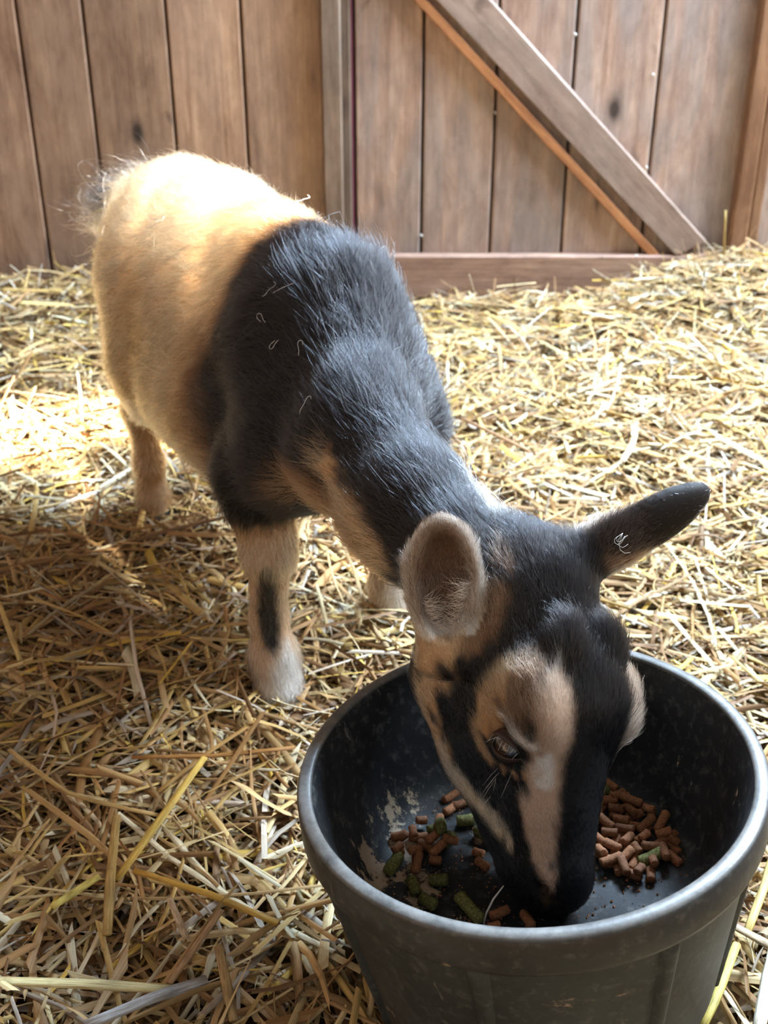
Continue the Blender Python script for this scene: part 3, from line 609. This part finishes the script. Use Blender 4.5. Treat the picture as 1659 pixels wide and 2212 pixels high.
def paint(P):
    g = to_g(P); h = to_h(P); n1 = tri_noise(P, 130, 1); n2 = tri_noise(P, 420, 2); n3 = tri_noise(P, 45, 3); nz = .5 * n1 + .5 * n2
    C_ = np.tile(np.array(K_TAN), (len(P), 1))
    C_ = C_ + (np.array(K_DEEP) - C_) * np.clip(.25 + .35 * n3 + .2 * n1, 0, .75)[:, None]
    m = ss(-g[:, 2] + .012 * n1, -.225, -.185) * ss(g[:, 0], .06, .12) * (g[:, 0] < .33); C_ += (np.array(K_CREAM) - C_) * m[:, None] * .7   # belly
    m = ss(g[:, 2], .36, .43) * ss(g[:, 0], .10, .2); C_ += (np.array(K_CREAM) - C_) * m[:, None] * .45                                    # top line
    # black saddle over the shoulders and neck
    edge = .060 + .030 * ss(-g[:, 2], -.40, -.30) + .012 * n3 + .008 * nz
    m = (1 - ss(g[:, 0], edge - .020, edge + .030)) * ss(g[:, 2] + .006 * nz, .178, .205)
    dark = np.array(K_BLACK)
    C_ = C_ + (np.array(K_BROWN) - C_) * ((1 - ss(g[:, 0], edge, edge + .075)) * ss(g[:, 2], .2, .24))[:, None] * .55
    C_ = C_ * (1 - m[:, None]) + dark * m[:, None]
    # brisket and throat, tan
    Pn = P + (nz * .006)[:, None]
    C_ = stroke(C_, Pn, [(-.051, .835, .318, .010), (-.033, .793, .304, .0135), (-.013, .755, .288, .013), (.008, .740, .255, .013), (.022, .665, .270, .014)], K_TAN, .6)
    C_ = stroke(C_, Pn, [(-.078, .880, .262, .026), (-.050, .830, .268, .026), (-.020, .775, .262, .026), (.005, .735, .240, .026), (.025, .69, .225, .025)], (.36, .20, .10), .6, .85)
    C_ = stroke(C_, Pn, [(.072, .790, .322, .010), (.092, .728, .318, .011)], K_WHITE, .6)
    # legs
    leg = ((g[:, 2] < .185 + .012 * nz) & (g[:, 0] < .12)); C_[leg] = np.array((.66, .43, .27)) * (1 + .12 * n1[leg])[:, None]
    C_ = stroke(C_, P + (n2 * .0012)[:, None], [tuple(G(-.031, .094, .150)) + (.0070,), tuple(G(-.0255, .0945, .125)) + (.0100,), tuple(G(-.0260, .0950, .095)) + (.0115,), tuple(G(-.033, .0960, .066)) + (.0090,)], (.02, .018, .018), .5)
    C_ = stroke(C_, Pn, [tuple(G(-.044, .082, .050)) + (.012,), tuple(G(-.050, .088, .018)) + (.026,)], K_WHITE, .7)
    C_ = stroke(C_, Pn, [tuple(G(.000, -.075, .085)) + (.014,), tuple(G(.0, -.075, .02)) + (.026,)], K_WHITE, .6, .8)
    C_ = stroke(C_, Pn, [tuple(G(.43, .07, .30)) + (.02,), tuple(G(.42, .09, .18)) + (.02,)], K_BROWN, .8, .8)
    # head
    hm = ss(h[:, 0] + .25 * h[:, 1], -.02, .015) * (np.linalg.norm(P - Hd(.11, 0, 0), axis=1) < .20)
    dE = np.minimum(EARD(P, EAR_R), EARD(P, EAR_L))
    hp = np.linalg.norm(P - Hd(.115, 0, 0), axis=1) < .155
    # nearer to the skull than to the neck
    isH = (h[:, 0] > .008 + .008 * nz) & hp
    C_[isH] = np.array(K_BLACK)
    hh = h.copy(); hh[:, 2] = np.abs(hh[:, 2]); hn = hh + (n2 * .0022)[:, None]
    def hs(pts, col, soft=.45, amt=1.):
        nonlocal C_
        D = stroke(C_, hn, pts, col, soft, amt); C_ = np.where(isH[:, None], D, C_)
    hs([(.070, -.029, .070, .014), (.093, -.053, .056, .0105), (.117, -.066, .045, .009), (.143, -.055, .042, .008)], K_TAN)
    hs([(.035, -.035, .050, .022), (.060, -.034, .060, .022), (.085, -.045, .060, .014)], K_TAN)
    hs([(.143, -.055, .042, .006), (.167, -.045, .033, .0066), (.183, -.030, .028, .006), (.201, -.014, .026, .0050)], K_CREAM)
    hs([(.10, -.070, .0, .02), (.17, -.055, 0, .014), (.21, -.036, 0, .010)], K_CREAM, .5, .8)
    hs([(.090, .044, .040, .0055), (.108, .044, .043, .0135), (.130, .036, .037, .0140), (.147, .028, .034, .0105), (.165, .020, .030, .0120), (.184, .014, .0275, .0125), (.205, .013, .0245, .0090), (.226, .014, .019, .0042)], K_PINK, .35)
    hs([(.145, .029, .036, .0055), (.159, .023, .031, .0065)], K_WHITE, .5)
    hs([(.090, .034, .053, .011), (.108, .030, .053, .013), (.123, .026, .050, .011)], (.17, .10, .06), .7, .9)
    hs([(.094, .016, .056, .0105), (.110, .001, .053, .0125), (.122, -.013, .049, .0080)], (.50, .285, .135), .45)
    hs([(.093, .032, .055, .0042), (.108, .030, .055, .006), (.121, .027, .053, .0042)], (.10, .055, .032), .6, .8)
    hs([(.117, .008, .050, .0040), (.125, .018, .051, .0052), (.136, .028, .047, .0045)], K_WHITE, .5)
    hs([(.128, -.021, .045, .0042), (.138, -.020, .042, .0036), (.148, -.014, .038, .0032), (.155, .004, .037, .0030), (.156, .016, .035, .0034)], (.42, .25, .13), .5)
    hs([(.040, .006, .045, .0075), (.055, .0, .047, .0085), (.068, -.012, .056, .009)], (.30, .17, .095), .7, .75)
    hs([(.205, .014, .022, .002), (.235, .010, .016, .0048)], (.22, .12, .07), .6, .8)
    hs([(.080, .046, .039, .002), (.086, .047, .037, .0028)], (.55, .60, .66), .6, .8)
    C_ = stroke(C_, Pn, [tuple(Hd(.006, .002, .036)) + (.005,), tuple(Hd(.018, .012, .037)) + (.005,)], (.42, .24, .16), .6)
    # ears
    for E_, out, ib in ((EAR_R, (.10, .055, .035), (.30, .22, .165)), (EAR_L, (.018, .013, .012), (.40, .32, .25))):
        e, wv, o, c, L, sg = E_; q = P - c; le = q @ e; lw = q @ wv; lo = (q @ o) * sg
        inear = ((le / (L * .57)) ** 2 + (lw / .031) ** 2 < 1) & (np.abs(q @ o) < .024) & (~isH | (le > -L * .44 - .002 * nz))
        col = np.tile(np.array(out), (len(P), 1)); face = ss(lo, .001, .006)
        col += (np.array(ib) - col) * face[:, None]
        W_ = .025 if E_ is EAR_R else .022
        rim = ss(np.sqrt((le / (L * .52)) ** 2 + (lw / W_) ** 2), *((.92, 1.06) if E_ is EAR_R else (.62, .86))) * (ss(lo, -.004, .003) if E_ is EAR_R else ss(lw, .002, .010))
        col += (np.array((.52, .44, .36) if E_ is EAR_R else (.75, .70, .66)) - col) * rim[:, None] * .85
        if E_ is EAR_R: col += (np.array((.07, .035, .025)) - col) * (face * (1 - ss(np.sqrt(((le + L * .14) / (L * .26)) ** 2 + ((lw + .004) / .013) ** 2), .6, 1.3)))[:, None] * .9
        base = (1 - ss(le, -L * .46, -L * .26)) if E_ is EAR_R else (1 - ss(le - lw * 1.6, -L * .40, -L * .16)); col += ((np.array(K_WHITE) if E_ is EAR_R else np.array((.30, .17, .10))) - col) * (base * (face if E_ is EAR_R else 1))[:, None] * .85
        C_ = np.where(inear[:, None], col, C_)
    # tail
    d, hh_ = seg_d(P, G(.455, .010, .38), G(.530, .030, .370)); tm = (d < .040) & (g[:, 0] > .472)
    C_[tm] = np.array((.025, .025, .03)); low = tm & (g[:, 2] + .3 * (g[:, 0] - .5) < .372); C_[low] = np.array(K_WHITE)
    return np.clip(C_, .004, .95)
def EARD(P, E_): return np.linalg.norm(P - E_[3], axis=1)

gpaint = paint(gco)
t = NT('goat_skin'); M_SKIN = t.set(.65, .2, t.n('ShaderNodeAttribute', attribute_name='tint').outputs['Color'])
me = bpy.data.meshes.new('goat'); me.vertices.add(len(gco)); me.vertices.foreach_set('co', gco.astype(np.float32).ravel())
me.loops.add(gq.size); me.loops.foreach_set('vertex_index', gq.astype(np.int32).ravel()); me.polygons.add(len(gq)); me.polygons.foreach_set('loop_start', np.arange(0, gq.size, 4, dtype=np.int32)); me.polygons.foreach_set('use_smooth', np.ones(len(gq), bool)); me.update(calc_edges=True); me.validate()
at = me.color_attributes.new('tint', 'FLOAT_COLOR', 'POINT'); c4 = np.ones((len(gco), 4), np.float32); c4[:, :3] = gpaint * .6; at.data.foreach_set('color', c4.ravel()); me.materials.append(M_SKIN)
goat = bpy.data.objects.new('goat', me); COL.objects.link(goat)
tag(goat, 'young tan goat with black shoulders and face stripes eating from the bucket', 'goat')

# hair: flow directions along the animal, from (A, B, reach, length, lift)
def hw(l, n, s): return Hd(l, n, s)
FLOW = [(G(-.05, 0, 0.248), G(.40, 0, 0.248), .09, .021, 0.124), (G(.05, .10, .36), G(.36, .10, 0.155), .09, .021, 0.124), (G(.05, -.10, .36), G(.36, -.10, 0.155), .09, .021, 0.124),
        (G(.0, .07, 0.248), G(.06, .10, .26), .06, .023, 0.136), (G(.0, -.07, 0.248), G(.06, -.10, .26), .06, .023, 0.136),
        (G(.42, .05, 0.248), G(.46, .07, 0.155), .06, .019, 0.124), (G(.42, -.05, 0.248), G(.46, -.07, 0.155), .06, .019, 0.124),
        (V3(.075, .735, .335), G(-.02, 0, .42), .05, .026, 0.174), (V3(.040, .700, .300), G(-.05, .07, .33), .05, .020, 0.136), (V3(.115, .750, .300), G(-.05, -.07, .33), .05, .020, 0.136),
        (V3(.040, .720, .250), G(-.06, .02, .24), .045, .015, 0.186),
        (G(0, .085, .24), G(-.01, .087, .11), .04, .014, 0.136), (G(-.01, .087, .12), G(-.02, .089, .01), .035, .010, 0.136), (G(-.03, .090, .05), G(-.06, .092, .0), .03, .015, 0.186),
        (G(.03, -.08, .24), G(.03, -.077, .02), .05, .012, 0.136), (G(.33, .075, 0.155), G(.39, .064, .03), .05, .012, 0.124), (G(.33, -.075, 0.155), G(.39, -.064, .03), .05, .012, 0.124),
        (G(.10, 0, .19), G(.32, 0, 0.112), .07, .020, 0.186),
        (hw(.10, .05, 0), hw(-.01, .04, 0), .045, .012, 0.248), (hw(.10, .03, .05), hw(.02, .02, .06), .03, .009, 0.155), (hw(.10, .03, -.05), hw(.02, .02, -.06), .03, .009, 0.155),
        (hw(.235, .01, .0), hw(.12, .045, .02), .03, .0042, 0.112), (hw(.22, .012, .012), hw(.16, .015, .045), .022, .0050, 0.136), (hw(.22, .012, -.012), hw(.16, .015, -.045), .022, .0050, 0.136),
        (hw(.21, -.03, .01), hw(.08, -.06, .03), .03, .008, 0.124), (hw(.21, -.03, -.01), hw(.08, -.06, -.03), .03, .008, 0.124), (hw(.15, -.02, .04), hw(.07, -.04, .055), .025, .006, 0.124), (hw(.15, -.02, -.04), hw(.07, -.04, -.055), .025, .006, 0.124)]
for E_ in (EAR_R, EAR_L): FLOW.append((E_[3] - E_[0] * .04, E_[3] + E_[0] * .04, .022, .0036, .14))
FLOW.append((G(.46, .010, .375), G(.53, .030, .370), .028, .036, .42)); FLOW.append((G(.49, .0, .385), G(.53, .0, .405), .020, .030, .4))
def flow(P):
    D = np.zeros((len(P), 3)); Ln = np.zeros(len(P)); Lf = np.zeros(len(P)); Wt = np.full(len(P), 1e-9)
    for a, b_, s, ln, lift in FLOW:
        d, _ = seg_d(P, a, b_); wt = np.exp(-(d / s) ** 2 * 2.2) / s; D += wt[:, None] * nrm(b_ - a); Ln += wt * ln; Lf += wt * lift; Wt += wt
    return D / Wt[:, None], Ln / Wt, Lf / Wt
tri = np.concatenate([gq[:, [0, 1, 2]], gq[:, [0, 2, 3]]]); va, vb, vc = gco[tri[:, 0]], gco[tri[:, 1]], gco[tri[:, 2]]
fn = np.cross(vb - va, vc - va); ar = np.linalg.norm(fn, axis=1) * .5; fn /= (2 * ar + 1e-15)[:, None]
vn = np.zeros_like(gco)
for i in range(3): np.add.at(vn, tri[:, i], fn * ar[:, None])
vn /= np.linalg.norm(vn, axis=1)[:, None] + 1e-12
cen = (va + vb + vc) / 3; hc = to_h(cen)
dens = np.where(np.linalg.norm(cen - Hd(.115, 0, 0), axis=1) < .16, 2.1, 1.0)
dens[(hc[:, 0] > .13) & (np.linalg.norm(cen - Hd(.17, 0, 0), axis=1) < .10)] = 3.4
dens[(to_g(cen)[:, 0] > .47) & (seg_d(cen, G(.47, .01, .385), G(.53, .02, .375))[0] < .045)] = 6
dens[cen[:, 2] < .012] = 0
def eye_out(P):                                                    # keep the lids bare
    q = to_h(P); q[:, 2] = np.abs(q[:, 2]); r = q - np.array((.1345, .003, .044)); u = r @ EY1; v_ = r @ EY2
    return (u / .0160) ** 2 + ((v_ + .0008) / .0092) ** 2 < 1
EY1 = nrm((.020, .030, -.006)); EY3 = nrm(np.array((.12, .22, 1.)) - (np.array((.12, .22, 1.)) @ EY1) * EY1); EY2 = np.cross(EY3, EY1)   # along the lids, outwards, up to the brow
def fur(name, n, lmul, rad, spread, lift_mul, tint, seed, region=None, npt=6, var=.26):
    r = np.random.default_rng(seed); pr = ar * dens
    if region is not None: pr = pr * region(cen)
    ix = r.choice(len(tri), n, p=pr / pr.sum()); u = r.random((n, 2)); sw = u.sum(1) > 1; u[sw] = 1 - u[sw]; w3 = np.stack([1 - u.sum(1), u[:, 0], u[:, 1]], 1)
    T_ = tri[ix]; P = (gco[T_] * w3[..., None]).sum(1); N = (vn[T_] * w3[..., None]).sum(1); N /= np.linalg.norm(N, axis=1)[:, None]
    k = ~eye_out(P); P, N = P[k], N[k]; n = len(P)
    D, Ln, Lf = flow(P)
    cl = np.stack([tri_noise(P, 240, 11 + i) for i in range(3)], 1) * .5 + np.stack([tri_noise(P, 70, 21 + i) for i in range(3)], 1) * .35
    T = D / (np.linalg.norm(D, axis=1)[:, None] + 1e-9) + cl * spread + r.normal(0, .19, (n, 3)); T -= (T * N).sum(1)[:, None] * N; T /= np.linalg.norm(T, axis=1)[:, None] + 1e-9
    ln = Ln * lmul * np.clip(r.normal(1, .22, n), .35, 1.7) * (1 + .18 * tri_noise(P, 160, 31)); lf = Lf * lift_mul * np.clip(r.normal(1, .35, n), .1, 2.5)
    s = np.linspace(0, 1, npt)[None, :, None]; th = lf[:, None, None]
    B_ = np.cross(N, T) * r.normal(0, .10, n)[:, None]
    pos = (P - .0008 * N)[:, None, :] + ln[:, None, None] * (s * T[:, None] * (1 - .1 * th) + (1.5 * s - .85 * s * s) * th * N[:, None] * 1.3 + s * s * B_[:, None])
    c = paint(P + T * (r.normal(0, .0025, n))[:, None]) * np.clip(r.normal(1, var, n), .35, 1.9)[:, None]; c = tint(c, r, P)
    cu = bpy.data.hair_curves.new(name); cu.add_curves([npt] * n)
    cu.attributes['position'].data.foreach_set('vector', pos.astype(np.float32).ravel())
    ra = cu.attributes.get('radius') or cu.attributes.new('radius', 'FLOAT', 'POINT')
    rr = np.broadcast_to(rad * (1 - .75 * np.linspace(0, 1, npt) ** 1.5)[None, :], (n, npt)) * np.clip(r.normal(1, .2, n), .5, 1.6)[:, None]
    ra.data.foreach_set('value', rr.astype(np.float32).ravel())
    ca = cu.attributes.new('fur_color', 'FLOAT_COLOR', 'CURVE'); c4 = np.ones((n, 4), np.float32); c4[:, :3] = np.clip(c, .003, .95); ca.data.foreach_set('color', c4.ravel())
    cu.materials.append(M_FUR); o = bpy.data.objects.new(name, cu); COL.objects.link(o); o.parent = goat; return o
m = bpy.data.materials.new('goat_hair'); m.use_nodes = True; nt = m.node_tree; nt.nodes.remove(nt.nodes['Principled BSDF'])
hb = nt.nodes.new('ShaderNodeBsdfHairPrincipled'); hb.model = 'CHIANG'; hb.parametrization = 'COLOR'; hb.inputs['Roughness'].default_value = .22; hb.inputs['Radial Roughness'].default_value = .40; hb.inputs['Random Roughness'].default_value = .2; hb.inputs['Coat'].default_value = .6; hb.inputs['IOR'].default_value = 1.58
a_ = nt.nodes.new('ShaderNodeAttribute'); a_.attribute_name = 'fur_color'; nt.links.new(a_.outputs['Color'], hb.inputs['Color']); nt.links.new(hb.outputs[0], nt.nodes['Material Output'].inputs[0]); M_FUR = m
def on_head(Q): return (np.linalg.norm(Q - Hd(.115, 0, 0), axis=1) < .155) & (to_h(Q)[:, 0] > -.02)
f1 = fur('coat', NFUR, 1, .00015, .13, 1, lambda c, r, P: c, 1, lambda Q: 1. - .97 * on_head(Q), 6, .36)
f3 = fur('face_hair', NFUR * 6 // 10, 1.1, .00011, .26, 1.35, lambda c, r, P: np.where((r.random(len(c)) < .13)[:, None], c * .3, c), 3, lambda Q: on_head(Q) + .0, 6, .40)
f2 = fur('guard_hair', NFUR // 9, 1.3, .00017, .35, 1.6, lambda c, r, P: np.where((r.random(len(c)) < .5)[:, None], np.minimum(c * 1.45 + .002, .9), c * .75), 2, lambda Q: 1. - .85 * on_head(Q), 6, .3)
tag(f1, 'short tan and black body hair'); tag(f2, 'longer stray hairs of the coat'); tag(f3, 'fine short hair of the head')

# eyes
t = NT('goat_eye'); t.b.inputs['Coat Weight'].default_value = 1; M_EYE = t.set(.08, .7, (.008, .006, .005))
t = NT('eye_lid_skin'); M_LID = t.set(.45, .4, (.035, .020, .016))
t = NT('iris'); M_IRIS = t.set(.15, .6, (.035, .018, .008))
def h2w(p, sgn): return Hd(p[0], p[1], p[2] * sgn)
for sgn in (1, -1):
    ec = np.array((.1345, .003, .0358)); R = .0140; nu, nv = 24, 16
    v = []; f = []
    for i in range(nv + 1):
        th = math.pi * i / nv
        for j in range(nu):
            ph = 2 * math.pi * j / nu; v.append(h2w(ec + R * (math.cos(th) * EY3 + math.sin(th) * (math.cos(ph) * EY1 + math.sin(ph) * EY2)), sgn))
    f = [(i * nu + j, i * nu + (j + 1) % nu, (i + 1) * nu + (j + 1) % nu, (i + 1) * nu + j) for i in range(nv) for j in range(nu)]
    eye = mesh_obj('eyeball', v, f if sgn > 0 else [q[::-1] for q in f], M_EYE, goat)
    def on(u, w_, rr=R):                                            # point on the eye sphere at lid coordinates
        d2 = u * u + w_ * w_; z = math.sqrt(max(rr * rr - d2, 1e-8)); return ec + u * EY1 + w_ * EY2 + z * EY3
    v = []; f = []; n = 20                                          # amber iris ring with a level pupil gap
    for i in range(n):
        a = 2 * math.pi * i / n; v += [h2w(on(.0056 * math.cos(a), .0052 * math.sin(a) - .001, R + .0001), sgn), h2w(on(.0044 * math.cos(a), .0020 * math.sin(a) - .001, R + .0001), sgn)]
    f = [(2 * i, 2 * ((i + 1) % n), 2 * ((i + 1) % n) + 1, 2 * i + 1) for i in range(n)]
    mesh_obj('iris', v, f if sgn > 0 else [q[::-1] for q in f], M_IRIS, eye)
    for nm, up in (('upper_eyelid', 1), ('lower_eyelid', -1)):
        v = []; f = []; nu = 22; nw = 6
        for i in range(nu + 1):
            q = -1 + 2 * i / nu; u = .0137 * q; edge = (.0036 if up > 0 else -.0058) * (1 - q * q) ** .8 - .0006 * q
            for j in range(nw + 1):
                wv = edge + up * (j / nw) * (.0062 if up > 0 else .0042) * (1 - .5 * q * q); rr = R + .0010 + .0012 * math.sin(math.pi * min(1, .2 + j / nw)) ; p = on(u, wv, rr)
                v.append(h2w(p if j else on(u, wv, R + .0002), sgn))
        f = [(i * (nw + 1) + j, (i + 1) * (nw + 1) + j, (i + 1) * (nw + 1) + j + 1, i * (nw + 1) + j + 1) for i in range(nu) for j in range(nw)]
        mesh_obj(nm, v, f if (up > 0) == (sgn > 0) else [q[::-1] for q in f], M_LID, goat)
    v = []; f = []
    for i in range(8):                                             # lashes
        q = -.75 + 1.6 * i / 7 + random.gauss(0, .02); u = .0137 * q; e0 = .0036 * max(0, 1 - q * q) ** .8; p = on(u, e0 + .0008, R + .0020); d = EY3 * .9 - EY2 * .35 + EY1 * random.gauss(0, .35); d = nrm(d); l_ = random.uniform(.005, .009)
        tv, tf = tube([h2w(p, sgn), h2w(p + d * l_ * .5, sgn), h2w(p + d * l_ - EY2 * l_ * .25, sgn)], [.00016, .00013, .00005], 5); n = len(v); v += list(tv); f += [tuple(k + n for k in q_) for q_ in tf]
    t = NT('pale_lash'); mesh_obj('eyelashes', v, f, t.set(.5, .4, (.62, .60, .60)), goat)
    v = []; f = []
    for i in range(7):                                              # long whiskers under the eye
        p = np.array((.150 + .004 * i * random.random(), -.012 + random.gauss(0, .006), .037)); d = nrm(np.array((.75, -.25 + random.gauss(0, .3), .7))); l_ = random.uniform(.008, .022)
        tv, tf = tube([h2w(p, sgn), h2w(p + d * l_ * .5, sgn), h2w(p + d * l_ + np.array((.003, -.002, 0)), sgn)], [.00011, .00009, .00003], 5); n = len(v); v += list(tv); f += [tuple(k + n for k in q_) for q_ in tf]
    mesh_obj('whiskers', v, f, t.m, goat)
# long pale hairs inside the near ear
t = NT('ear_hair'); M_EH = t.set(.5, .4, (.60, .53, .46)); v = []; f = []
e, wv, o_, c, L, sg = EAR_R
for i in range(420):
    side = random.choice((-1, 1)); le = random.uniform(-.46, -.02 if side > 0 else -.15) * L; a0 = c + e * le + wv * side * (.0185 * math.sqrt(max(.05, 1 - (le / (L * .52)) ** 2)) + random.gauss(0, .001)) + o_ * sg * .0035
    l_ = random.uniform(.007, .022); d = nrm(-wv * side * .9 + e * random.uniform(-.9, .7) + o_ * sg * random.uniform(-.1, .6)); b2 = a0 + d * l_ * .5 + o_ * sg * .002; c2 = a0 + d * l_ + e * random.gauss(.0, .003) - o_ * sg * .003
    tv, tf = tube([a0, b2, c2], [.00013, .00011, .00004], 4); n = len(v); v += list(tv); f += [tuple(k + n for k in q_) for q_ in tf]
mesh_obj('ear_hair', v, f, M_EH, goat)
# hooves: two-toed, sunk in the straw
t = NT('hoof_horn'); M_HOOF = t.set(.5, .4, (.03, .026, .024))
for fx, fy in [tuple(G(-.036, .092, 0)[:2]), tuple(G(.022, -.077, 0)[:2]), tuple(G(.372, .063, 0)[:2]), tuple(G(.372, -.063, 0)[:2])]:
    v = []; f = []
    for s in (1, -1):
        n0 = len(v)
        for k, (z, w_, l0, l1) in enumerate([(.016, .008, -.014, .014), (.004, .0100, -.017, .021), (-.008, .0108, -.018, .026)]):
            for j in range(10):
                a = 2 * math.pi * j / 10; lx = (l1 if math.cos(a) > 0 else -l0) * math.cos(a); p = np.array((fx, fy, z)) - BK * lx + RS * (s * .0105 + w_ * math.sin(a)); v.append(p)
        for k in range(2):
            for j in range(10): f.append((n0 + k * 10 + j, n0 + k * 10 + (j + 1) % 10, n0 + (k + 1) * 10 + (j + 1) % 10, n0 + (k + 1) * 10 + j))
        f += [tuple(n0 + j for j in range(10)), tuple(n0 + 20 + j for j in range(10))[::-1]]
    mesh_obj('hoof', v, f, M_HOOF, goat)
# bits of shed fluff and thread on the coat
t = NT('pale_fluff'); M_FLUFF = t.set(.6, .3, (.75, .75, .75))
vn_t = vn
for i, (p, lb) in enumerate([((-.106, .998, .405), 'curled white thread high on the black shoulder of the goat'), ((-.074, .988, .421), 'straight white bristle on the black shoulder beside the curled thread'),
        ((-.101, .977, .387), 'kinked white fluff on the black shoulder below the curled thread'), ((-.093, .960, .380), 'small looped white fluff near the kinked fluff on the shoulder'), ((-.066, .940, .378), 'wavy white thread on the black neck base'),
        ((-.056, .880, .352), 'ring shaped white thread on the side of the black neck'), ((-.088, 1.144, .452), 'white thread standing up on the spine of the goat'), ((-.237, 1.217, .417), 'pale curved thread on the tan rump of the goat'),
        ((-.009, 1.037, .432), 'white straw bit standing up on the withers'), ((.168, .705, .330), 'tuft of grey threads caught on the far black ear')]):
    p = np.array(p); k = np.argmin(((gco - p) ** 2).sum(1)); N = vn[k]; p = gco[k] + N * .005; a1 = nrm(np.cross(N, (.2, .5, .8))); a2 = np.cross(N, a1); ph = random.uniform(0, 6.28); pts = []; m_ = 14; wig = (0 if i in (1, 8) else 1)
    for j in range(m_):
        s = j / (m_ - 1); ang = ph + wig * (3.5 * s + .9 * math.sin(7 * s + i)); pts.append((pts[-1] if pts else p) + .0017 * (math.cos(ang) * a1 + math.sin(ang) * a2 + (.35 if i in (6, 8) else .12 * math.sin(5 * s)) * N))
    v, f = tube(pts, [.00020 if i < 9 else .00013] * (m_ - 1) + [.00010], 6)
    if i == 9:
        for q in range(3):
            pp = [pts[0] + (pts[j] - pts[0]) * (.8) + np.array((.004 * q * j / m_, .003 * q * (j / m_) ** 2, -.009 * q * j / m_)) for j in range(0, m_, 2)]; tv, tf = tube(pp, .00014, 6); n = len(v); v += list(tv); f += [tuple(k2 + n for k2 in q_) for q_ in tf]
    v = np.array(v); base = v[0].copy(); o = mesh_obj('fluff_thread', v - base, f, M_FLUFF); o.location = base; tag(o, lb, 'fluff')
